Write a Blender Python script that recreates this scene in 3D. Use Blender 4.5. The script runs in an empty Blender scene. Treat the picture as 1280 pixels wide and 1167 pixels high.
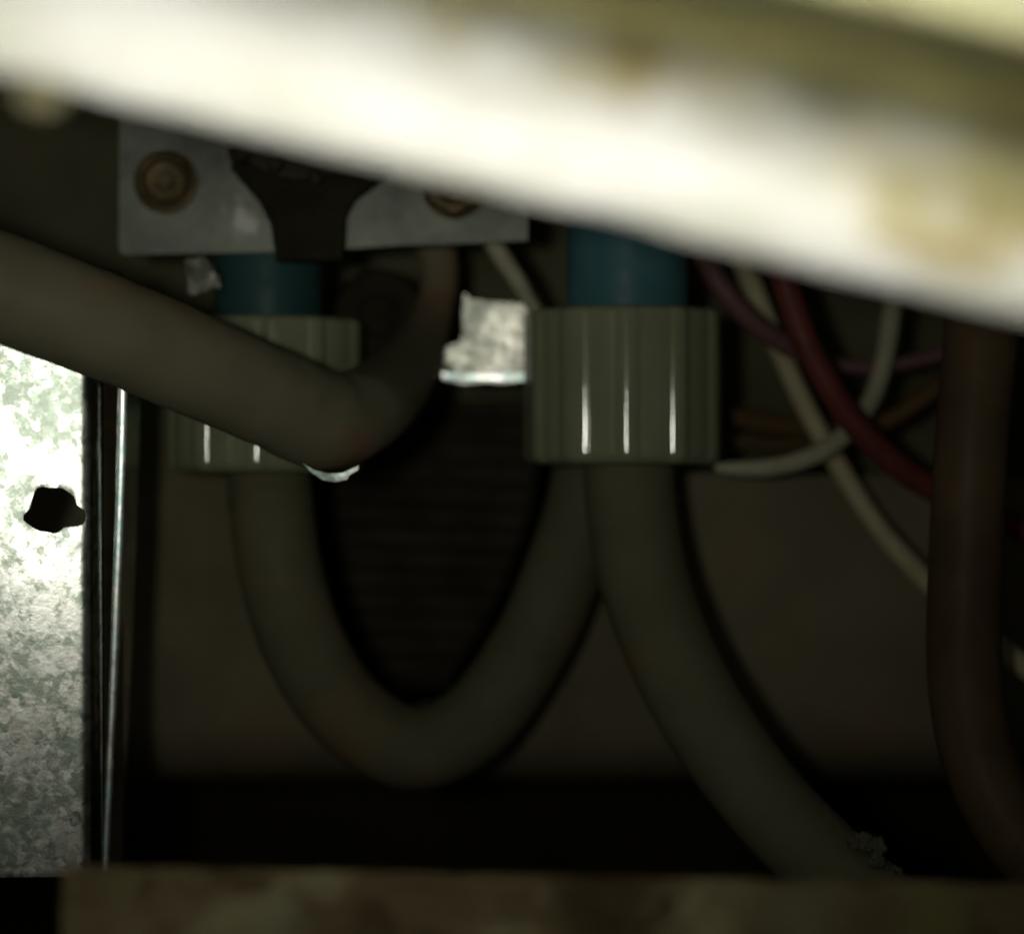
import bpy, bmesh, math, random
from mathutils import Vector, Matrix, noise as mn
random.seed(7)
sc = bpy.context.scene
col = sc.collection

# ---------------------------------------------------------------- camera
D = 0.30                                  # camera to the plane of the valve, metres
cd = bpy.data.cameras.new('camera'); cam = bpy.data.objects.new('camera', cd); col.objects.link(cam)
cam.location = (0, -D, 0); cam.rotation_euler = (math.radians(90), 0, 0)
cd.sensor_width = 36; cd.lens = 36*D/0.128
cd.clip_start = 0.005; cd.clip_end = 20
cd.dof.use_dof = True; cd.dof.focus_distance = 0.300; cd.dof.aperture_fstop = 8.0
sc.camera = cam

# ---------------------------------------------------------------- world: the dim gap behind the machine
w = bpy.data.worlds.new('World'); sc.world = w; w.use_nodes = True
bg = w.node_tree.nodes['Background']
bg.inputs[0].default_value = (0.9, 0.95, 0.75, 1); bg.inputs[1].default_value = 0.016

# ---------------------------------------------------------------- lamps
def area(name, loc, target, sx, sy, power, color, spread=180, roll=0):
    l = bpy.data.lights.new(name, 'AREA'); l.shape = 'RECTANGLE'; l.size = sx; l.size_y = sy
    l.energy = power; l.color = color; l.spread = math.radians(spread)
    o = bpy.data.objects.new(name, l); col.objects.link(o); o.location = loc
    d = Vector(target) - Vector(loc)
    o.rotation_euler = (d.to_track_quat('-Z', 'Y').to_matrix() @ Matrix.Rotation(roll, 3, 'Z')).to_euler()
    return o
# small torch held just left of the lens
area('torch_lamp', (-0.034, -0.312, 0.0085), (-0.020, 0, 0.046), 0.012, 0.014, 0.0084, (1.0, 0.985, 0.86), 54)
# added unseen lamp below, aimed up to brighten the rim
area('rim_fill', (0.0, -0.20, -0.125), (0.0, -0.112, 0.032), 0.13, 0.02, 0.0255, (1.0, 0.985, 0.90), 30, math.radians(13))
# added dim fill from the front, in place of room light
area('front_fill', (-0.1, -0.75, -0.02), (0, 0, 0), 0.30, 0.22, 0.010, (1.0, 0.96, 0.68))

sc.cycles.use_denoising = True; sc.cycles.denoising_input_passes = 'RGB'
sc.view_settings.view_transform = 'Standard'; sc.view_settings.look = 'None'
sc.view_settings.exposure = 0; sc.view_settings.gamma = 1

# ---------------------------------------------------------------- helpers
OFF = 0.018                               # the valve stands this far behind the focused sheet of steel
def S(Y): return 1e-4*(D+Y+OFF)/D
def P(px, py, Y): s = S(Y); return Vector(((px-640)*s, Y+OFF, (583.5-py)*s))

def link(name, me, mat, parent=None):
    me.name = name
    if mat: me.materials.append(getattr(mat, 'm', mat))
    o = bpy.data.objects.new(name, me); col.objects.link(o)
    if parent: o.parent = parent
    return o
def from_bm(name, bm, mat, parent=None, smooth=True):
    bmesh.ops.recalc_face_normals(bm, faces=bm.faces)
    me = bpy.data.meshes.new(name); bm.to_mesh(me); bm.free()
    if smooth:
        me.polygons.foreach_set('use_smooth', [True]*len(me.polygons))
        try: me.set_sharp_from_angle(angle=math.radians(38))
        except Exception: pass
    return link(name, me, mat, parent)
def thing(name, label, cat, loc, group=None):
    o = bpy.data.objects.new(name, None); col.objects.link(o); o.location = loc
    o.empty_display_size = 0.005
    return tag(o, label, cat, group)
def tag(o, label, cat, group=None):
    o['label'] = label; o['category'] = cat
    if group: o['group'] = group
    return o
def reparent(o, root):
    o.parent = root; o.matrix_parent_inverse = Matrix.Translation(-Vector(root.location))
    return o

def spline(pts, rad, n=14):
    """Catmull-Rom through points with radii."""
    out = []
    L = len(pts)
    for i in range(L-1):
        p0 = pts[max(i-1, 0)]; p1 = pts[i]; p2 = pts[i+1]; p3 = pts[min(i+2, L-1)]
        for k in range(n):
            t = k/n
            q = 0.5*((2*p1)+(p2-p0)*t+(2*p0-5*p1+4*p2-p3)*t*t+(3*p1-p0-3*p2+p3)*t**3)
            out.append((q, rad[i]*(1-t)+rad[i+1]*t))
    out.append((pts[-1], rad[-1]))
    return out
def sweep(path, seg=32, wob=0.0, round_end=False, seed=0):
    bm = bmesh.new()
    if round_end:                                   # hemispherical last end
        p, r = path[-1]; d = (p-path[-2][0]).normalized()
        for k in range(1, 9):
            a = k/8*math.pi/2*0.97
            path.append((p+d*r*math.sin(a)*0.8, r*math.cos(a)))
    T = []
    for i in range(len(path)):
        a = path[max(i-1, 0)][0]; b = path[min(i+1, len(path)-1)][0]
        T.append((b-a).normalized())
    nrm = T[0].orthogonal().normalized()
    rings = []
    for i, (p, r) in enumerate(path):
        nrm = (nrm - T[i]*nrm.dot(T[i])).normalized(); bn = T[i].cross(nrm)
        ring = []
        for k in range(seg):
            a = 2*math.pi*k/seg
            dv = nrm*math.cos(a)+bn*math.sin(a)
            rr = r
            if wob: rr *= 1+wob*mn.noise((p+dv*r)*260+Vector((seed, 0, 0)))
            ring.append(bm.verts.new(p+dv*rr))
        rings.append(ring)
    for i in range(len(rings)-1):
        for k in range(seg):
            bm.faces.new((rings[i][k], rings[i][(k+1) % seg], rings[i+1][(k+1) % seg], rings[i+1][k]))
    bm.faces.new(rings[0]); bm.faces.new(rings[-1])
    return bm
def tube(name, pts, mat, parent=None, n=12, seg=28, wob=0.0, round_end=False, seed=0):
    """pts: (px, py, Y, radius_px)"""
    P3 = [P(a, b, y) for a, b, y, r in pts]; R3 = [r*S(y) for a, b, y, r in pts]
    return from_bm(name, sweep(spline(P3, R3, n), seg, wob, round_end, seed), mat, parent)
def outline(pts, holes, thick, Y, bevel=0.0):
    """closed sheet with holes, outline given at depth Y, thickness goes backwards"""
    cu = bpy.data.curves.new('o', 'CURVE'); cu.dimensions = '2D'; cu.fill_mode = 'BOTH'
    cu.extrude = thick/2; cu.bevel_depth = bevel; cu.bevel_resolution = 3
    for loop in [pts]+holes:
        sp = cu.splines.new('POLY'); sp.points.add(len(loop)-1)
        for q, (a, b) in zip(sp.points, loop):
            v = P(a, b, Y); q.co = (v.x, v.z, 0, 1)
        sp.use_cyclic_u = True
    o = bpy.data.objects.new('o', cu); col.objects.link(o)
    dg = bpy.context.evaluated_depsgraph_get()
    me = bpy.data.meshes.new_from_object(o.evaluated_get(dg))
    bpy.data.objects.remove(o); bpy.data.curves.remove(cu)
    me.transform(Matrix.Translation((0, Y+OFF+thick/2, 0)) @ Matrix.Rotation(math.pi/2, 4, 'X'))
    bm = bmesh.new(); bm.from_mesh(me); bpy.data.meshes.remove(me)
    bmesh.ops.remove_doubles(bm, verts=bm.verts, dist=1e-7)
    return bm
def lathe(prof, center, axis='Z', seg=64, rfun=None):
    """prof: (radius, height) list"""
    bm = bmesh.new(); rings = []
    for r, h in prof:
        ring = []
        for k in range(seg):
            a = 2*math.pi*k/seg
            rr = r + (rfun(a, r, h) if rfun else 0)
            if axis == 'Z': v = Vector((rr*math.sin(a), -rr*math.cos(a), h))
            else: v = Vector((rr*math.sin(a), -h, rr*math.cos(a)))
            ring.append(bm.verts.new(Vector(center)+v))
        rings.append(ring)
    for i in range(len(rings)-1):
        for k in range(seg):
            bm.faces.new((rings[i][k], rings[i][(k+1) % seg], rings[i+1][(k+1) % seg], rings[i+1][k]))
    bm.faces.new(rings[0]); bm.faces.new(rings[-1])
    return bm
def box(c, sx, sy, sz, bevel=0.0, rot=None):
    bm = bmesh.new(); bmesh.ops.create_cube(bm, size=1)
    for v in bm.verts: v.co = Vector((v.co.x*sx, v.co.y*sy, v.co.z*sz))
    if bevel: bmesh.ops.bevel(bm, geom=bm.edges[:], offset=bevel, segments=3, affect='EDGES', profile=0.7)
    m = Matrix.Translation(c) @ (rot.to_4x4() if rot else Matrix.Identity(4))
    bm.transform(m)
    return bm

# ---------------------------------------------------------------- materials
class M:
    def __init__(s, name, rough=0.5, metal=0.0, spec=0.5):
        s.m = bpy.data.materials.new(name); s.m.use_nodes = True
        s.nt = s.m.node_tree; s.b = s.nt.nodes['Principled BSDF']
        s.b.inputs['Roughness'].default_value = rough; s.b.inputs['Metallic'].default_value = metal
        s.b.inputs['Specular IOR Level'].default_value = spec
        s.tc = s.nt.nodes.new('ShaderNodeTexCoord').outputs['Object']
    def n(s, t, **kw):
        x = s.nt.nodes.new(t)
        for k, v in kw.items(): setattr(x, k, v)
        return x
    def L(s, a, b): s.nt.links.new(a, b)
    def noise(s, scale, detail=4, rough=0.6, vec=None, dist=0.0):
        x = s.n('ShaderNodeTexNoise'); x.inputs['Scale'].default_value = scale
        x.inputs['Detail'].default_value = detail; x.inputs['Roughness'].default_value = rough
        x.inputs['Distortion'].default_value = dist
        s.L(vec or s.tc, x.inputs['Vector']); return x.outputs['Fac']
    def vor(s, scale, out='Color', vec=None):
        x = s.n('ShaderNodeTexVoronoi'); x.inputs['Scale'].default_value = scale
        s.L(vec or s.tc, x.inputs['Vector']); return x.outputs[out]
    def stretch(s, sx, sy, sz):
        x = s.n('ShaderNodeMapping'); x.inputs['Scale'].default_value = (sx, sy, sz)
        s.L(s.tc, x.inputs['Vector']); return x.outputs['Vector']
    def ramp(s, fac, stops):
        x = s.n('ShaderNodeValToRGB'); e = x.color_ramp.elements
        while len(e) < len(stops): e.new(0.5)
        for q, (p, c) in zip(e, stops):
            q.position = p; q.color = tuple(c)+(1,) if len(c) == 3 else c
        s.L(fac, x.inputs['Fac']); return x.outputs['Color']
    def mix(s, fac, a, b, mode='MIX'):
        x = s.n('ShaderNodeMix', data_type='RGBA', blend_type=mode)
        for sock, v in ((x.inputs[0], fac), (x.inputs[6], a), (x.inputs[7], b)):
            if isinstance(v, (int, float)): sock.default_value = v
            elif isinstance(v, tuple): sock.default_value = v+(1,)
            else: s.L(v, sock)
        return x.outputs[2]
    def math(s, op, a, b=0.0, c=None):
        x = s.n('ShaderNodeMath', operation=op)
        for sock, v in zip(x.inputs, (a, b, c)):
            if v is None: continue
            if isinstance(v, (int, float)): sock.default_value = v
            else: s.L(v, sock)
        return x.outputs[0]
    def mrange(s, v, a, b, c=0.0, d=1.0, smooth=True):
        x = s.n('ShaderNodeMapRange'); x.interpolation_type = 'SMOOTHSTEP' if smooth else 'LINEAR'
        for k, q in zip((1, 2, 3, 4), (a, b, c, d)): x.inputs[k].default_value = q
        s.L(v, x.inputs[0]); return x.outputs[0]
    def spot(s, c, r, soft=0.5, warp=0.0, wscale=300):
        """1 inside a blob round point c, 0 outside; a stain, painted shade or highlight with a place of its own"""
        v = s.n('ShaderNodeVectorMath', operation='DISTANCE'); s.L(s.tc, v.inputs[0]); v.inputs[1].default_value = c
        d = v.outputs['Value']
        if warp: d = s.math('ADD', d, s.math('MULTIPLY', s.math('SUBTRACT', s.noise(wscale, 3), 0.5), warp))
        return s.mrange(d, r*(1-soft), r*(1+soft), 1.0, 0.0)
    def color(s, c):
        if isinstance(c, tuple): s.b.inputs['Base Color'].default_value = c+(1,)
        else: s.L(c, s.b.inputs['Base Color'])
    def rough(s, f): s.L(f, s.b.inputs['Roughness'])
    def bump(s, h, strength, dist=0.0005):
        x = s.n('ShaderNodeBump'); x.inputs['Strength'].default_value = strength; x.inputs['Distance'].default_value = dist
        s.L(h, x.inputs['Height']); s.L(x.outputs['Normal'], s.b.inputs['Normal'])

def blotch(name, a, b, scale=150, rough=0.5, spec=0.5, bump=0.2, lo=0.35, hi=0.65, c=None, cscale=60):
    m = M(name, rough, 0, spec)
    q = m.ramp(m.noise(scale), [(lo, a), (hi, b)])
    if c: q = m.mix(m.mrange(m.noise(cscale, 5), 0.52, 0.68), q, c)
    m.color(q)
    m.rough(m.mrange(m.noise(scale*2.3), 0.2, 0.8, rough*0.8, min(1, rough*1.25)))
    if bump: m.bump(m.noise(scale*6, 5), bump, 0.0002)
    return m

m_nut = blotch('milky_nylon', (0.37, 0.42, 0.255), (0.43, 0.48, 0.31), 120, 0.16, 0.75, 0.03)
for l_ in list(m_nut.b.inputs['Roughness'].links): m_nut.nt.links.remove(l_)
m_nut.b.inputs['Roughness'].default_value = 0.07
m_nut.b.inputs['Subsurface Weight'].default_value = 0.25; m_nut.b.inputs['Subsurface Radius'].default_value = (1, 1, 0.6)
m_nut.b.inputs['Subsurface Scale'].default_value = 0.002
m_nut_r = m_nut.m
m_tube = blotch('cloudy_tube_plastic', (0.18, 0.172, 0.10), (0.23, 0.218, 0.135), 90, 0.6, 0.15, 0.05, c=(0.26, 0.20, 0.11), cscale=70).m
m_tube2 = blotch('dusty_tube_plastic', (0.20, 0.195, 0.118), (0.255, 0.245, 0.155), 70, 0.6, 0.12, 0.05, c=(0.30, 0.21, 0.11), cscale=55).m
m_hose = blotch('grey_hose_plastic', (0.28, 0.265, 0.175), (0.36, 0.335, 0.22), 60, 0.5, 0.2, 0.05, c=(0.40, 0.27, 0.17), cscale=45)
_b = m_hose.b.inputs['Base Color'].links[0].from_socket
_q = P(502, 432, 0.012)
m_hose.color(m_hose.mix(m_hose.math('MULTIPLY', m_hose.spot((_q.x, _q.y, _q.z), 0.013, 0.35, 0.006, 150), 0.8), _b, (0.12, 0.11, 0.065)))  # shade of the elbow painted darker into the hose colour
m_blue = blotch('blue_plastic', (0.085, 0.24, 0.28), (0.11, 0.29, 0.34), 140, 0.45, 0.3, 0.05).m
m_blue2 = blotch('dull_teal_plastic', (0.035, 0.105, 0.105), (0.05, 0.14, 0.135), 140, 0.5, 0.3, 0.05).m
m_black = blotch('black_plastic', (0.035, 0.04, 0.03), (0.07, 0.07, 0.05), 200, 0.55, 0.3, 0.1).m
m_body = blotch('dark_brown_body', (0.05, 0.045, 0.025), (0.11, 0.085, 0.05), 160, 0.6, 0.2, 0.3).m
m_panel = blotch('dull_brown_panel', (0.22, 0.20, 0.12), (0.32, 0.29, 0.185), 45, 0.85, 0.08, 0.1, c=(0.35, 0.27, 0.17), cscale=35).m
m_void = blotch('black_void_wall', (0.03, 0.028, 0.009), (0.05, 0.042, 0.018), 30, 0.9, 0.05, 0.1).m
m_floor = blotch('dark_floor', (0.05, 0.042, 0.014), (0.07, 0.058, 0.024), 50, 0.95, 0.03, 0.1).m  # very dark, slightly mottled floor colour
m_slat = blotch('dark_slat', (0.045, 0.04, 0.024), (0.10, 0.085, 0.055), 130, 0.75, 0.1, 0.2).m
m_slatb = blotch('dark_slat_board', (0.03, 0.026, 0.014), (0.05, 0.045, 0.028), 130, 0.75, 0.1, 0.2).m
def wiremat(name, c, c2=None, rough=0.45): return blotch(name, c, c2 or tuple(q*1.25 for q in c), 220, rough, 0.25, 0.05).m
w_cream = wiremat('cream_wire', (0.66, 0.60, 0.38)); w_red = wiremat('red_wire', (0.20, 0.055, 0.045))
w_white = wiremat('grey_white_wire', (0.58, 0.56, 0.40)); w_plum = wiremat('plum_wire', (0.20, 0.11, 0.11), (0.26, 0.12, 0.12))
w_mauve = wiremat('mauve_wire', (0.24, 0.13, 0.15)); w_brown = wiremat('orange_brown_wire', (0.15, 0.085, 0.032))
w_ochre = wiremat('ochre_wire', (0.12, 0.085, 0.03))
m_copper = M('brown_rubber', 0.5, 0, 0.22)
m_copper.color(m_copper.ramp(m_copper.noise(80), [(0.35, (0.13, 0.085, 0.048)), (0.6, (0.20, 0.135, 0.072)), (0.75, (0.23, 0.18, 0.085))]))
m_copper.bump(m_copper.noise(400), 0.1, 0.0002)

# brass screws
m_brass = M('tarnished_brass', 0.5, 0.35)
m_brass.color(m_brass.ramp(m_brass.noise(500), [(0.35, (0.10, 0.075, 0.028)), (0.65, (0.22, 0.15, 0.06))]))
m_brass.bump(m_brass.noise(1500), 0.2, 0.0002)

# galvanised steel: spangled zinc
def zinc(name, base_r, dark, light, green, tint=0.35, metal=0.9, scale=900, bumpy=0.25):
    m = M(name, base_r, metal)
    warp = m.n('ShaderNodeVectorMath', operation='ADD'); nz = m.n('ShaderNodeTexNoise'); nz.inputs['Scale'].default_value = 700; nz.inputs['Detail'].default_value = 3
    m.L(m.tc, nz.inputs['Vector']); sc_ = m.n('ShaderNodeVectorMath', operation='SCALE'); sc_.inputs['Scale'].default_value = 0.0016
    m.L(nz.outputs['Color'], sc_.inputs[0]); m.L(m.tc, warp.inputs[0]); m.L(sc_.outputs[0], warp.inputs[1])
    wv = warp.outputs[0]
    cell = m.vor(scale, 'Color', wv)
    sep = m.n('ShaderNodeSeparateColor'); m.L(cell, sep.inputs[0])
    big = m.noise(130, 7, 0.66, None, 0.4)
    fine = m.noise(620, 5, 0.65, None, 0.6)
    f = m.math('ADD', m.math('ADD', m.math('MULTIPLY', sep.outputs[0], 0.10), m.math('MULTIPLY', big, 0.62)), m.math('MULTIPLY', fine, 0.38))
    mask = m.mrange(f, 0.485, 0.63)
    c = m.mix(mask, light, green)
    c = m.mix(m.mrange(m.noise(330, 6, 0.7), 0.60, 0.72), c, dark)
    hsv = m.n('ShaderNodeHueSaturation'); hsv.inputs['Saturation'].default_value = tint; hsv.inputs['Value'].default_value = 1.3
    nzc = m.n('ShaderNodeTexNoise'); nzc.inputs['Scale'].default_value = 420; nzc.inputs['Detail'].default_value = 3; m.L(m.tc, nzc.inputs['Vector'])
    m.L(m.mix(0.25, nzc.outputs['Color'], cell), hsv.inputs['Color'])
    c = m.mix(0.2, c, hsv.outputs[0], 'MULTIPLY')
    m.color(c)
    m.rough(m.mrange(m.math('ADD', m.math('MULTIPLY', sep.outputs[1], 0.2), m.math('MULTIPLY', big, 0.8)), 0.3, 0.7, base_r*0.85, base_r*1.25))
    m.bump(m.math('ADD', m.math('MULTIPLY', sep.outputs[2], 0.2), m.noise(1500, 4)), bumpy, 0.0001)
    return m.m
m_zinc = zinc('spangled_zinc', 0.25, (0.14, 0.17, 0.12), (0.95, 0.96, 0.92), (0.36, 0.42, 0.36), 0.35, 1.0, 900, 0.12)
m_zinc2 = zinc('scuffed_zinc_tab', 0.34, (0.25, 0.26, 0.20), (0.78, 0.76, 0.68), (0.42, 0.45, 0.38), 0.6, 0.85, 1400, 0.4)
m_edge = zinc('polished_zinc_edge', 0.28, (0.45, 0.4, 0.4), (0.95, 0.93, 0.92), (0.55, 0.75, 0.70), 0.9, 1.0, 500, 0.1)
m_brk = M('dull_galvanised_bracket', 0.62, 0.3)
q = m_brk.ramp(m_brk.noise(110, 6), [(0.35, (0.27, 0.28, 0.24)), (0.62, (0.50, 0.54, 0.44))])
q = m_brk.mix(m_brk.mrange(m_brk.vor(800, 'Distance'), 0.1, 0.9, 0.0, 0.35), q, (0.45, 0.52, 0.47))
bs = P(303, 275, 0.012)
q = m_brk.mix(m_brk.spot((bs.x, bs.y, bs.z), 0.0016, 0.7, 0.007, 420), q, (0.95, 0.95, 0.88))  # small highlight painted as a pale mark on the bracket
m_brk.color(q); m_brk.bump(m_brk.noise(900), 0.2, 0.0002)
m_brk = m_brk.m

# ---------------------------------------------------------------- setting
def plane_sheet(name, a, b, c, d, mat, nx=1):
    bm = bmesh.new(); bm.faces.new([bm.verts.new(v) for v in (a, b, c, d)])
    o = from_bm(name, bm, mat, None, False); o['kind'] = 'structure'; return o
yb = 0.13
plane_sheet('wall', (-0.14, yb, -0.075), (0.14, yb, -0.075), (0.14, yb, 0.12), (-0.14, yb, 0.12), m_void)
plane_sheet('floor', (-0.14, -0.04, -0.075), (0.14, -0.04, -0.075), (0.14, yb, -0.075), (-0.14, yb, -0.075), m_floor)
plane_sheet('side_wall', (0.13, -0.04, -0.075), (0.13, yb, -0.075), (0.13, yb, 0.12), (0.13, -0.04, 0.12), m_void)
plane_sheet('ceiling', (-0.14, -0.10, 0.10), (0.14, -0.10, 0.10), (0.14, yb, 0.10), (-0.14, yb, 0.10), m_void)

rp = outline([(-300, -200), (1600, -200), (1600, 680), (738, 680), (735, 500), (372, 500), (330, 600), (-300, 600)], [], 0.001, 0.052)
tag(from_bm('rear_panel', rp, blotch('grimy_rear_panel', (0.11, 0.11, 0.06), (0.20, 0.185, 0.11), 55, 0.9, 0.05, 0.2)), 'grimy dark rear panel behind the valve and the wires, above the brown panel', 'panel')
# back panel with an opening behind the looped tube
YP = 0.036
hole = []
inner = [(372, 520), (365, 620), (372, 720), (398, 810), (440, 862), (510, 882), (580, 862), (640, 810), (688, 720), (722, 620), (735, 520)]
ctr = [Vector((a, b, 0)) for a, b in inner]
hole = [(v.x, v.y) for v, r in spline(ctr, [1]*len(ctr), 5)]
pan = outline([(-60, 470), (372, 470)] + hole + [(735, 470), (840, 470), (850, 592), (1420, 600), (1420, 885), (-60, 885)], [], 0.0012, YP, 0.0001)
bp = thing('back_panel', 'dull brown back panel behind the white tubes with a rounded opening inside the loop', 'panel', P(640, 905, YP))
reparent(from_bm('sheet', pan, m_panel), bp)
bm = bmesh.new(); rows = []
for px in (-60, 1420):
    o0 = P(px, 884.8, YP); row = []
    for k in range(17):
        a = k/16*math.radians(88); row.append(bm.verts.new(o0+Vector((0, 0.020*(1-math.cos(a)), -0.013*math.sin(a)))))
    rows.append(row)
for k in range(16): bm.faces.new((rows[0][k], rows[0][k+1], rows[1][k+1], rows[1][k]))
reparent(from_bm('shade_fade_foot', bm, m_panel), bp)  # bottom bent back, shaped to fade the panel into shade

# slatted board seen inside the loop
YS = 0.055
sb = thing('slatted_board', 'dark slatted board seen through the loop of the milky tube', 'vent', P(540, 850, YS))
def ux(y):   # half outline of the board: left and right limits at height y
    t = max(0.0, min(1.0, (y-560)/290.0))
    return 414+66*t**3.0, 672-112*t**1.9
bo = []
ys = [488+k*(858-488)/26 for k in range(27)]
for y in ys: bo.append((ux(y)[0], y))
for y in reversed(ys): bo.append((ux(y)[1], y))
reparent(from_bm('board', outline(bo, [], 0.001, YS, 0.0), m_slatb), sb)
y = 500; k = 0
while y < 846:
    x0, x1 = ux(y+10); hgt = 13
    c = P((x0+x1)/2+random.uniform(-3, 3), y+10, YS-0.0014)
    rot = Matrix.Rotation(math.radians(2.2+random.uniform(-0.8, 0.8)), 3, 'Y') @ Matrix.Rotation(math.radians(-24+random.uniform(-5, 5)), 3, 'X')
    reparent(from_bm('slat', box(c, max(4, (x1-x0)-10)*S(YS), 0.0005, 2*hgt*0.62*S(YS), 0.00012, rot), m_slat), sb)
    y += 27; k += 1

# ---------------------------------------------------------------- white enamel rim in the foreground
OFF = 0.0
YR = -0.108; s_ = S(YR)
# profile: (px above the lower edge, mm towards the camera)
prof = []
R = 128
for k in range(0, 25):
    a = -math.pi/2 + k/24*math.pi*0.90
    prof.append((R+R*math.sin(a), 6.2*math.cos(a)))
prof += [(262, 1.2), (275, 0.2), (300, -0.4), (322, 0.0), (334, 1.0), (346, 2.6), (362, 4.1), (385, 5.0), (420, 5.4), (470, 5.4), (560, 5.2), (575, 4.4), (580, 0)]
back = [(580, -8), (20, -8), (0, -3)]
ax = Vector((1, 0, -0.240)).normalized(); upv = Vector((0.240, 0, 1)).normalized()
def Prim(t, v, d):      # t along the rim (m from the centre), v px above the lower edge, d mm forward
    base = P(640, 235, YR)
    return base + ax*t + upv*(v*s_*0.975) + Vector((0, -1, 0))*(d*1.3e-3)
bm = bmesh.new(); rows = []
full = prof+back
NT = 120
for i in range(NT+1):
    t = -0.075+0.15*i/NT
    row = []
    for (v, d) in full:
        p = Prim(t, v, d)
        wv = 0.00035*mn.noise(Vector((t*60, v*0.01, 3.0)))+0.0002*mn.noise(Vector((t*170, v*0.03, 9.0)))
        p += upv*wv + Vector((0, -1, 0))*wv
        row.append(bm.verts.new(p))
    rows.append(row)
nf = len(full)
for i in range(NT):
    for k in range(nf):
        bm.faces.new((rows[i][k], rows[i][(k+1) % nf], rows[i+1][(k+1) % nf], rows[i+1][k]))
bm.faces.new(rows[0]); bm.faces.new(rows[-1])
m = M('stained_white_enamel', 0.45, 0, 0.4)
# coordinate across the rim: distance above the lower edge
b0 = P(640, 235, YR)
dv = m.n('ShaderNodeVectorMath', operation='DOT_PRODUCT'); m.L(m.tc, dv.inputs[0]); dv.inputs[1].default_value = upv
hgt = m.math('SUBTRACT', dv.outputs['Value'], b0.dot(upv))
hgt = m.math('ADD', hgt, m.math('MULTIPLY', m.math('SUBTRACT', m.noise(120, 4), 0.5), 0.004))
hp = m.math('DIVIDE', hgt, s_)                                   # back in px units above the lower edge
base = m.mix(m.mrange(m.noise(70, 4), 0.35, 0.7), (0.88, 0.87, 0.83), (0.66, 0.66, 0.55))
dirt = m.mrange(hp, 150, 235)
base = m.mix(m.math('MULTIPLY', dirt, 0.95), base, (0.66, 0.62, 0.32))
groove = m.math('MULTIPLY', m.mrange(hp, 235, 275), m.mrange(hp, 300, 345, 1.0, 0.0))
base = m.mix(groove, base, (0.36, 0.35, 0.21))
ridge = m.mrange(hp, 310, 360)
base = m.mix(m.math('MULTIPLY', ridge, 0.8), base, (0.58, 0.58, 0.36))
streak = m.math('MULTIPLY', m.mrange(m.noise(1, 4, 0.6, m.stretch(260, 60, 60)), 0.56, 0.70), m.mrange(hp, 120, 210))
base = m.mix(m.math('MULTIPLY', streak, 0.55), base, (0.38, 0.33, 0.14))
def stain(px, py, r, c, amt, warp=0.0065, soft=0.6):
    global base
    q = P(px, py, YR-0.007); r *= 1.3
    base = m.mix(m.math('MULTIPLY', m.spot((q.x, q.y, q.z), r, soft, warp, 260), amt), base, c)
rust = (0.36, 0.29, 0.10)
stain(1135, 275, 0.0026, rust, 0.9); stain(1190, 292, 0.0032, rust, 1.0); stain(1245, 262, 0.0036, rust, 1.0); stain(1285, 225, 0.003, rust, 0.8)
stain(1180, 255, 0.0013, (0.80, 0.80, 0.70), 0.55, 0.003)
stain(785, 95, 0.0020, (0.42, 0.35, 0.14), 0.9, 0.002); stain(797, 55, 0.0022, (0.42, 0.35, 0.14), 0.8, 0.002); stain(715, 80, 0.0018, (0.5, 0.45, 0.2), 0.7); stain(560, 30, 0.002, (0.5, 0.45, 0.2), 0.6)
stain(1060, 60, 0.004, (0.30, 0.28, 0.15), 0.6, 0.008); stain(900, 90, 0.003, (0.55, 0.5, 0.26), 0.6, 0.008); stain(1275, 110, 0.0032, (0.07, 0.05, 0.012), 1.0, 0.002)
stain(1120, 200, 0.004, (0.62, 0.58, 0.32), 0.5, 0.006); stain(1260, 190, 0.004, (0.6, 0.58, 0.32), 0.6, 0.006)
m.color(base); m.bump(m.noise(500, 4), 0.15, 0.0004)
rim = thing('enamel_rim', 'thick stained white enamel rim sloping down across the top, blurred in the foreground', 'rim', Prim(0, 0, 0))
reparent(from_bm('rolled_edge', bm, m.m), rim)
# dried drip under the left end
bm = bmesh.new(); bmesh.ops.create_icosphere(bm, subdivisions=4, radius=1)
for v in bm.verts:
    k = 1+0.25*mn.noise(v.co*1.6)
    v.co = Vector((v.co.x*34*s_*k, v.co.y*0.002*k, v.co.z*26*s_*k))
bm.transform(Matrix.Translation(P(55, 112, YR+0.003)))
md = blotch('dried_drip', (0.16, 0.145, 0.08), (0.22, 0.20, 0.12), 300, 0.7, 0.2, 0.2).m
dr = reparent(from_bm('drip', bm, md), rim); dr['label'] = 'dried yellowish drip under the left end of the rim'

# ---------------------------------------------------------------- bottom board in the foreground
m = M('rotten_wood', 0.85, 0, 0.15)
g1 = m.noise(1, 6, 0.65, m.stretch(60, 60, 260)); g2 = m.noise(75, 5, 0.6, None, 0.6)
c = m.ramp(g1, [(0.3, (0.20, 0.15, 0.08)), (0.6, (0.33, 0.255, 0.14)), (0.8, (0.46, 0.38, 0.21))])
c = m.mix(m.mrange(g2, 0.50, 0.66), c, (0.52, 0.46, 0.26))
c = m.mix(m.mrange(m.noise(110, 4), 0.56, 0.68), c, (0.10, 0.06, 0.025))
for (px, py, r, cc) in ((350, 1150, 0.002, (0.40, 0.40, 0.26)), (1000, 1150, 0.0035, (0.34, 0.33, 0.19)), (1170, 1150, 0.003, (0.34, 0.34, 0.13)), (150, 1110, 0.002, (0.28, 0.25, 0.12)), (760, 1130, 0.005, (0.06, 0.04, 0.018))):
    q = P(px, py, -0.055); c = m.mix(m.math('MULTIPLY', m.spot((q.x, q.y, q.z), r, 0.7, 0.004, 300), 0.75), c, cc)
m.color(c); m.bump(m.noise(500, 5), 0.4, 0.0004)
YB = -0.055
bm = bmesh.new()
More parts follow.
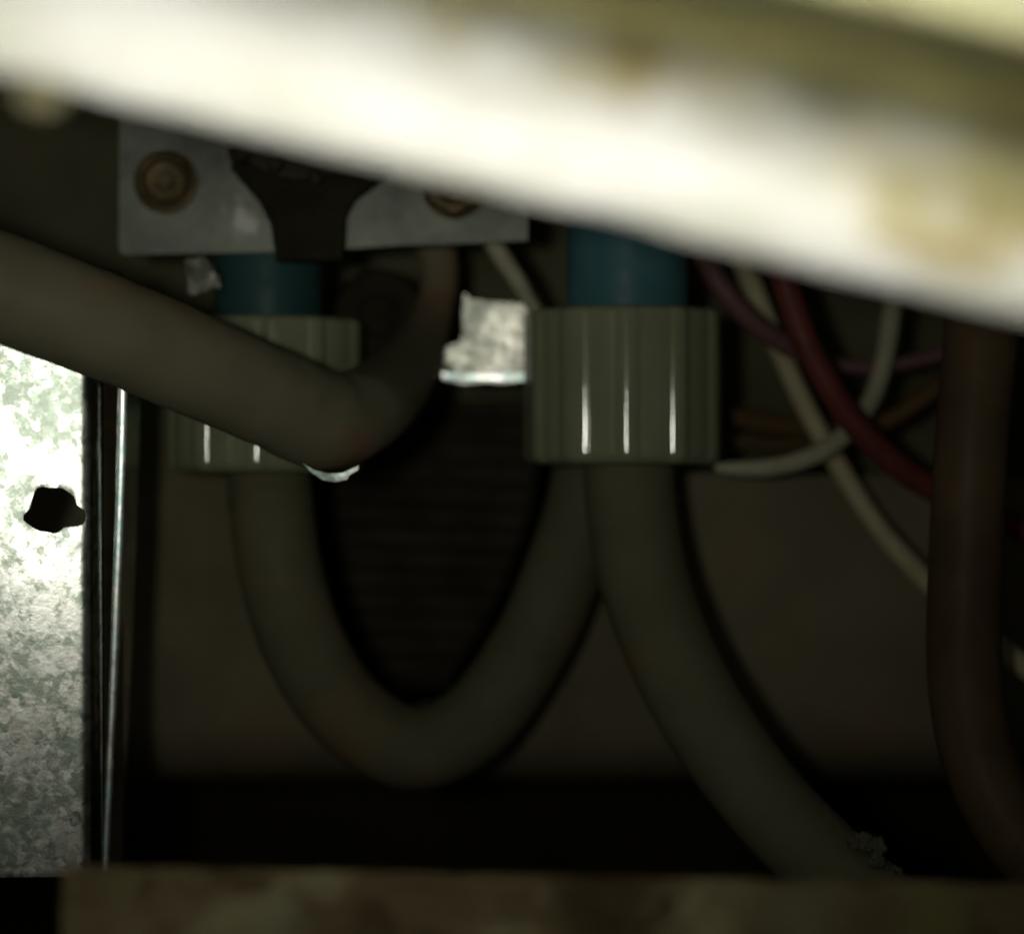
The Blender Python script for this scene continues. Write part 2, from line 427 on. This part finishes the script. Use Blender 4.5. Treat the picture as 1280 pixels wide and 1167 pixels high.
xs = [78+(1420-78)*i/90 for i in range(91)]
rows = []
for px in xs:
    t = (px-78)/(1280-78); top = 1084+24*t + 3.0*mn.noise(Vector((px*0.02, 0, 0))) + 1.5*mn.noise(Vector((px*0.09, 4, 0)))
    a = P(px, top, YB); z1 = a.z; x = a.x
    row = [(x, YB+0.0012, z1), (x, YB, z1-0.0012), (x, YB-0.0003, z1-0.006), (x, YB, z1-0.020), (x, YB+0.006, z1-0.020), (x, YB+0.006, z1-0.0012)]
    rows.append([bm.verts.new(Vector(v)+Vector((0, 0.0003*mn.noise(Vector((px*0.05, j*3, 1))), 0))) for j, v in enumerate(row)])
for i in range(len(rows)-1):
    for k in range(6):
        bm.faces.new((rows[i][k], rows[i][(k+1) % 6], rows[i+1][(k+1) % 6], rows[i+1][k]))
bm.faces.new(rows[0]); bm.faces.new(rows[-1])
tag(from_bm('wooden_board', bm, m.m), 'dark mottled brown board along the bottom edge, blurred in the foreground', 'board')

# ---------------------------------------------------------------- galvanised plate at the left
pl = thing('galvanised_plate', 'bright spangled galvanised steel plate with a ragged hole, at the left edge', 'metal plate', P(60, 1070, 0.004))
piv = P(60, 640, 0.004)
hl = []
for k in range(36):
    a = 2*math.pi*k/36
    r = 33+3.5*math.sin(3*a+0.6)+2.5*math.sin(5*a)+1.2*math.sin(9*a+1)
    if 0.25 < a < 0.75: r += 3.5*math.sin((a-0.25)/0.5*math.pi)
    hl.append((67+r*1.06*math.cos(a), 638+r*0.86*math.sin(a)))
nick = [(104+17*math.cos(2*math.pi*k/14)*1.0, 606+10*math.sin(2*math.pi*k/14)+(4 if k % 3 else 0)) for k in range(14)]
bm = outline([(-160, 330), (30, 350), (80, 385), (125, 410), (125, 1096), (-160, 1092)], [hl], 0.0008, 0.004, 0.00004)
for k in range(28):
    bmesh.ops.bisect_plane(bm, geom=bm.verts[:]+bm.edges[:]+bm.faces[:], plane_co=(P(-155+k*9, 0, 0.004).x, 0, 0), plane_no=(1, 0, 0))
for k in range(40):
    bmesh.ops.bisect_plane(bm, geom=bm.verts[:]+bm.edges[:]+bm.faces[:], plane_co=(0, 0, P(0, 360+k*22, 0.004).z), plane_no=(0, 0, 1))
x84 = P(97, 600, 0.004).x; wb = 28.5*S(0.004)
for k in range(15):
    bmesh.ops.bisect_plane(bm, geom=bm.verts[:]+bm.edges[:]+bm.faces[:], plane_co=(x84+wb*k/14.6, 0, 0), plane_no=(1, 0, 0))
for v in bm.verts:
    u = (v.co.x-x84)/wb
    if u > 0: v.co.y += 0.0035*(0.55*u**3+0.45*(1-math.sqrt(max(0, 1-u**4))))
yaw = math.radians(7.6); tip = math.radians(0.3)
MT = Matrix.Translation(piv) @ Matrix.Rotation(yaw, 4, 'Z') @ Matrix.Rotation(-tip, 4, 'X') @ Matrix.Translation(-piv)
bm.transform(MT)
sheet = reparent(from_bm('sheet', bm, m_zinc), pl)
# return flange going back from the bend
bm = box(P(138, 707, 0.004)+Vector((0, 0.0068, 0)), 0.0034, 0.0005, 755*S(0.004), 0.0001, Matrix.Rotation(math.radians(48), 3, 'Z'))
bm.transform(MT)
reparent(from_bm('return_flange', bm, m_body), pl)  # dark brown in place of zinc, painting the flange as shaded
# thin bright edge of the return flange
bm = bmesh.new(); rows = []
for k in range(41):
    t = k/40; py = 400+690*t; px = 153-22.5*max(0, (py-490)/600)**1.25; row = []
    hw = 0.00060-0.00014*t+0.00006*mn.noise(Vector((t*14, 0, 0)))
    c0 = P(px, py, 0.010)
    for q in range(9):
        a = math.radians(5.8+(q-4)*5.0+1.5*mn.noise(Vector((t*9, 5, 0))))
        row.append(bm.verts.new(c0+Vector(((q-4)/4*hw, 0.0012*(1-math.cos(a))*1.2, 0))))
    row.append(bm.verts.new(c0+Vector((hw*0.8, 0.012, 0)))); row.append(bm.verts.new(c0+Vector((-hw*0.8, 0.012, 0))))
    rows.append(row)
for i in range(40):
    for k in range(11): bm.faces.new((rows[i][k], rows[i][(k+1) % 11], rows[i+1][(k+1) % 11], rows[i+1][k]))
tb = from_bm('flange_edge', bm, m_edge)
reparent(tb, pl); tb['label'] = 'thin bright cut edge of the folded flange'

OFF = 0.018
# small bright tab in the middle
tabp = [(580, 366), (588, 374), (612, 377), (648, 379), (672, 380), (672, 470), (660, 474), (600, 477), (572, 476), (561, 466), (568, 458), (553, 455), (560, 446), (548, 440), (562, 432), (574, 428), (579, 415), (578, 395)]
bm = outline(tabp, [], 0.0007, 0.022, 0.00005)
pv = P(600, 475, 0.022)
TM = Matrix.Translation(pv) @ Matrix.Rotation(math.radians(-2.3), 4, 'Z') @ Matrix.Rotation(math.radians(2), 4, 'X') @ Matrix.Translation(-pv)
bm.transform(TM)
tab = thing('metal_tab', 'small bright scuffed metal tab between the bracket and the right nut', 'metal tab', P(600, 475, 0.022))
reparent(from_bm('tab_face', bm, m_zinc2), tab)
bm = outline([(551, 462), (562, 467), (580, 465), (600, 468), (625, 464), (650, 466), (674, 463), (674, 477), (652, 476), (630, 479), (605, 477), (580, 480), (566, 476), (553, 474)], [], 0.0006, 0.0212, 0.00005)
pv = P(612, 471, 0.0212)
bm.transform(Matrix.Translation(pv) @ Matrix.Rotation(math.radians(-2.2), 4, 'Z') @ Matrix.Rotation(math.radians(1.4), 4, 'X') @ Matrix.Translation(-pv))
lip = from_bm('folded_lip', bm, m_edge)
reparent(lip, tab)

# ---------------------------------------------------------------- water valve: bracket, screws, body, fittings, nuts
VB = 0.012
valve = thing('water_valve', 'water inlet valve with galvanised bracket, blue collars and milky ribbed nuts', 'valve', P(405, 317, VB))
brk = outline([(150, 142), (662, 125), (659, 300), (600, 303), (500, 306), (430, 311), (300, 315), (154, 318), (149, 310)], [], 0.0012, VB, 0.00012)
reparent(from_bm('bracket', brk, m_brk), valve)
# valve body on the bracket, dark shape added for the grimy shadow
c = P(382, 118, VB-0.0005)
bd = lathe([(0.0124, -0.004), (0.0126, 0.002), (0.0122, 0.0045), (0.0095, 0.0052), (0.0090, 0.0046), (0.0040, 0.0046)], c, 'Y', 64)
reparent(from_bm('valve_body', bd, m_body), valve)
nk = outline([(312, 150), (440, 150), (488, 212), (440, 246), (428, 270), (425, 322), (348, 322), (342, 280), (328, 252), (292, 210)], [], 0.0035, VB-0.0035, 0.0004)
reparent(from_bm('neck_shadow', nk, m_slatb), valve)
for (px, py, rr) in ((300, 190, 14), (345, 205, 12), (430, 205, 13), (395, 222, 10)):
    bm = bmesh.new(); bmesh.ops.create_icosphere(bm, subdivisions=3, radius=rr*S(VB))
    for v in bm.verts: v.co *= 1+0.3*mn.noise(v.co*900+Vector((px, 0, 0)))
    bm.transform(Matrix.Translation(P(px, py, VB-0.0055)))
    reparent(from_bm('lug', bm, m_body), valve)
def screw(px, py, hexa):
    c = P(px, py, VB)
    fl = lathe([(0.0042, -0.0005), (0.0044, 0.0004), (0.0042, 0.0009), (0.0034, 0.0011), (0.0030, 0.0011)], c, 'Y', 48)
    scr = from_bm('screw', fl, m_brass); reparent(scr, valve)
    if hexa:
        bm = lathe([(0.0043, 0.0), (0.0045, 0.0005), (0.0045, 0.0030), (0.0040, 0.0036), (0.0026, 0.0036), (0.0020, 0.0030), (0.0005, 0.0030)], c, 'Y', 48,
                   lambda a, r, h: r*(math.cos(math.pi/6)/math.cos(((a) % (math.pi/3))-math.pi/6)-1) if r > 0.0035 else 0)
    else:
        bm = lathe([(0.0037, 0.0008), (0.0038, 0.0022), (0.0035, 0.0028), (0.0029, 0.0026), (0.0026, 0.0016), (0.0012, 0.0015), (0.0010, 0.0020), (0.0004, 0.0020)], c, 'Y', 48)
    h = from_bm('screw_head', bm, m_brass); h.parent = scr; h.matrix_parent_inverse = Matrix.Identity(4)
    return scr
s1 = screw(208, 228, False); s1['label'] = 'round dished brass screw at the left end of the bracket'
s2 = screw(568, 234, True); s2['label'] = 'hexagonal brass screw half hidden by the white rim'

coil = lathe([(0.0066, -0.006), (0.0068, 0.004), (0.0062, 0.006), (0.0030, 0.006), (0.0026, 0.0052)], P(476, 398, 0.030), 'Y', 48)
reparent(from_bm('solenoid_coil', coil, m_slatb), valve)
def collar(px, py0, py1, r, Y, mat, label):
    c = P(px, (py0+py1)/2, Y); h = (py1-py0)/2*S(Y); r = r*S(Y)
    bm = lathe([(r*0.9, -h), (r, -h+0.0003), (r, h-0.0006), (r*0.93, h), (r*0.4, h)], c, 'Z', 48)
    o = reparent(from_bm('collar', bm, mat), valve); o['label'] = label
NY = 0.016
collar(784, 230, 392, 76, NY, m_blue, 'blue collar above the right nut')
collar(336, 316, 402, 68, NY+0.004, m_blue2, 'dark teal collar above the left nut')
def nut(px, Y, label, py0=388, py1=580, Rpx=125, step=32.7, first=(0.0040, 0.0024, 0.0022)):
    c = P(px, (py0+py1)/2, Y); h = (py1-py0)/2*S(Y); r = Rpx*S(Y)
    n = round(360/step); rnd = random.Random(px)
    rhos = [rnd.uniform(0.0026, 0.0032) for k in range(n)]
    rhos[n-1], rhos[0], rhos[1] = first
    def rib(a, rr, hh):
        # rounded ribs standing out of a plain barrel
        w = 2*math.pi/n; best = r-0.00055
        for k in range(n):
            d = (a-k*w+math.pi) % (2*math.pi)-math.pi
            if abs(d) > w: continue
            q = rhos[k]; c0 = r-q; sn = c0*math.sin(d)
            if abs(sn) < q: best = max(best, c0*math.cos(d)+math.sqrt(q*q-sn*sn))
        return (best-r)*max(0.0, (rr/r-0.5)/0.5) if rr < r*0.9 else best-r
    prof = [(r*0.5, -h), (r*0.90, -h), (r*0.95, -h+0.0003), (r*0.985, -h+0.0008), (r, -h+0.0014), (r, -h+0.0016)]
    prof += [(r, -h+0.0016+(2*h-0.0026)*k/4) for k in range(1, 5)]
    prof += [(r, h-0.0008), (r*0.975, h-0.0003), (r*0.93, h), (r*0.5, h)]
    bm = lathe(prof, c, 'Z', n*90, rib)
    o = reparent(from_bm('compression_nut', bm, m_nut_r), valve); o['label'] = label
nut(779, NY, 'milky ribbed nut on the right with bright glints')
nut(333, NY+0.004, 'milky ribbed nut on the left behind the grey hose', 400, 590, 125, 36, (0.0022, 0.0024, 0.0020))

# crumpled terminal beside the left collar
bm = bmesh.new(); bmesh.ops.create_grid(bm, x_segments=10, y_segments=10, size=1)
for v in bm.verts:
    n_ = mn.noise_vector(v.co*2.1+Vector((3, 1, 0)))
    v.co = Vector(((v.co.x*(1-0.3*v.co.y)+0.25*n_.y)*17*S(0.01), n_.x*0.0012+n_.z*0.0008, v.co.y*20*S(0.01)+n_.y*0.0005))
bm.transform(Matrix.Translation(P(250, 342, 0.010)) @ Matrix.Rotation(math.radians(-18), 4, 'Y'))
bmesh.ops.solidify(bm, geom=bm.faces[:], thickness=0.0002)
tag(from_bm('terminal_clip', bm, zinc('dull_clip', 0.5, (0.3, 0.3, 0.24), (0.85, 0.86, 0.74), (0.3, 0.32, 0.26), 0.2, 0.5)), 'small crumpled pale metal clip below the bracket, left of the teal collar', 'clip')

# ---------------------------------------------------------------- tubes
tag(tube('looped_tube', [(334, 560, 0.019, 52), (337, 610, 0.018, 53), (350, 710, 0.016, 53), (380, 806, 0.015, 53), (434, 888, 0.016, 52), (512, 934, 0.018, 52), (592, 903, 0.021, 51), (660, 812, 0.024, 50), (702, 720, 0.026, 50), (732, 630, 0.028, 50), (745, 540, 0.028, 50), (750, 450, 0.028, 50)], m_tube, None, 16, 48),
    'milky tube hanging in a U loop from the left nut', 'tube', 'milky water tubes')
tag(tube('curved_tube', [(786, 560, 0.016, 57), (788, 620, 0.015, 57), (802, 710, 0.011, 57), (834, 805, 0.006, 56), (882, 898, 0.001, 56), (948, 990, -0.004, 55), (1034, 1080, -0.009, 55), (1130, 1160, -0.014, 55), (1240, 1240, -0.018, 55)], m_tube2, None, 16, 48),
    'milky tube curving from the right nut down to the bottom right', 'tube', 'milky water tubes')
hose = thing('grey_hose', 'thick dull grey hose slanting in from the left across the left nut', 'hose', P(410, 600, 0.004))
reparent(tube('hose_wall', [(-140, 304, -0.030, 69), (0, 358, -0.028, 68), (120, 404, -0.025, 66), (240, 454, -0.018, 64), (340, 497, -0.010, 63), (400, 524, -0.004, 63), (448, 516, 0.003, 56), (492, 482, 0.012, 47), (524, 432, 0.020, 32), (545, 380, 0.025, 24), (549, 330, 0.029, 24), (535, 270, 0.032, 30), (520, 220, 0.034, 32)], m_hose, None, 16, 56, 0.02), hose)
bm = outline([(380, 580), (392, 587), (410, 592), (428, 591), (448, 582), (448, 587), (436, 594), (434, 599), (420, 602), (404, 600), (390, 591)], [], 0.0005, -0.009, 0.00008)  # flat crescent added as the glint below the hose bend
pv = P(415, 594, -0.009)
bm.transform(Matrix.Translation(pv) @ Matrix.Rotation(math.radians(1.4), 4, 'Z') @ Matrix.Rotation(math.radians(-0.8), 4, 'X') @ Matrix.Translation(-pv))
lp = from_bm('glint_crescent', bm, zinc('glint_metal', 0.42, (0.4, 0.45, 0.42), (0.7, 0.78, 0.73), (0.3, 0.4, 0.35), 0.3, 1.0))
reparent(lp, hose); lp['label'] = 'thin shiny crescent added as the glint under the bend of the hose'
tag(tube('dark_tube', [(1232, 250, -0.002, 47), (1228, 400, -0.004, 47), (1214, 560, -0.006, 46), (1207, 720, -0.006, 47), (1206, 840, -0.006, 47), (1222, 940, -0.006, 47), (1262, 1030, -0.008, 46), (1330, 1110, -0.01, 46)], m_copper.m, None, 16, 48),
    'dark brown glossy tube running down the right side', 'tube')

# ---------------------------------------------------------------- wires
def wire(label, pts, mat):
    tag(tube('wire', pts, mat, None, 12, 20, 0.03, False, random.random()*9), label, 'wire', 'wires at the right')
wire('plum wire passing under the rim beside the blue collar', [(850, 240, 0.02, 14), (888, 335, 0.02, 15), (930, 392, 0.02, 15), (985, 432, 0.021, 14), (1040, 455, 0.024, 11)], w_plum)
wire('mauve wire running level behind the red wire', [(1000, 442, 0.026, 9), (1060, 458, 0.027, 9), (1110, 457, 0.027, 9), (1170, 444, 0.027, 10), (1240, 425, 0.027, 10)], w_mauve)
wire('longest cream wire slanting down behind the red wire to the dark tube', [(900, 260, 0.028, 13), (935, 345, 0.027, 14), (975, 440, 0.026, 13), (1010, 515, 0.027, 13), (1050, 585, 0.026, 13), (1095, 655, 0.024, 13), (1150, 718, 0.022, 14), (1230, 790, 0.016, 14), (1300, 850, 0.010, 14)], w_cream)
wire('bright red wire crossing in front of the cream wires', [(950, 250, 0.012, 17), (978, 345, 0.012, 17), (1008, 430, 0.012, 17), (1055, 512, 0.013, 17), (1110, 572, 0.015, 17), (1180, 618, 0.018, 17), (1300, 672, 0.020, 15)], w_red)
wire('pale wire curving level from beside the right nut up to the rim', [(893, 584, 0.018, 5), (915, 585, 0.018, 9), (960, 584, 0.018, 12), (1010, 572, 0.019, 12), (1050, 548, 0.020, 12), (1084, 508, 0.022, 12), (1102, 462, 0.023, 12), (1113, 400, 0.022, 13), (1124, 320, 0.022, 13)], w_white)
wire('orange brown wire rising to the right towards the dark tube', [(1060, 545, 0.030, 11), (1110, 525, 0.029, 12), (1150, 500, 0.028, 12), (1200, 462, 0.028, 12), (1260, 410, 0.028, 12)], w_brown)
wire('upper ochre wire behind the right nut', [(860, 510, 0.036, 13), (920, 521, 0.036, 13), (980, 533, 0.036, 12), (1050, 536, 0.036, 12), (1120, 520, 0.036, 12)], w_brown)
wire('lower ochre wire behind the right nut', [(860, 548, 0.038, 11), (920, 552, 0.038, 11), (980, 556, 0.038, 11), (1040, 548, 0.038, 10)], w_ochre)
tag(tube('wire', [(612, 296, 0.018, 12), (630, 326, 0.018, 12), (648, 352, 0.018, 11), (662, 376, 0.019, 9), (680, 400, 0.02, 8)], w_white, None, 10, 20, 0.03), 'short pale wire end below the right end of the bracket', 'wire')

# fluff clinging to the curved tube
bm = bmesh.new()
for k in range(14):
    cx, cy, rr = random.choice(((1082, 1050, 11), (1095, 1060, 12), (1070, 1046, 8), (1100, 1080, 9), (1122, 1090, 9), (1112, 1098, 8)))
    r = bmesh.ops.create_icosphere(bm, subdivisions=3, radius=rr*S(-0.013)*random.uniform(0.7, 1.1))
    off = P(cx+random.uniform(-7, 7), cy+random.uniform(-7, 7), -0.014+random.uniform(-0.002, 0.001))
    for v in r['verts']: v.co = v.co*(1+0.5*mn.noise(v.co*1500+Vector((k*3, 0, 0))))+off
tag(from_bm('dust_clump', bm, blotch('fluff', (0.16, 0.165, 0.11), (0.25, 0.25, 0.18), 700, 0.95, 0.05, 0.5).m), 'small pale clump of fluff on the tube near the bottom right', 'dust clump')
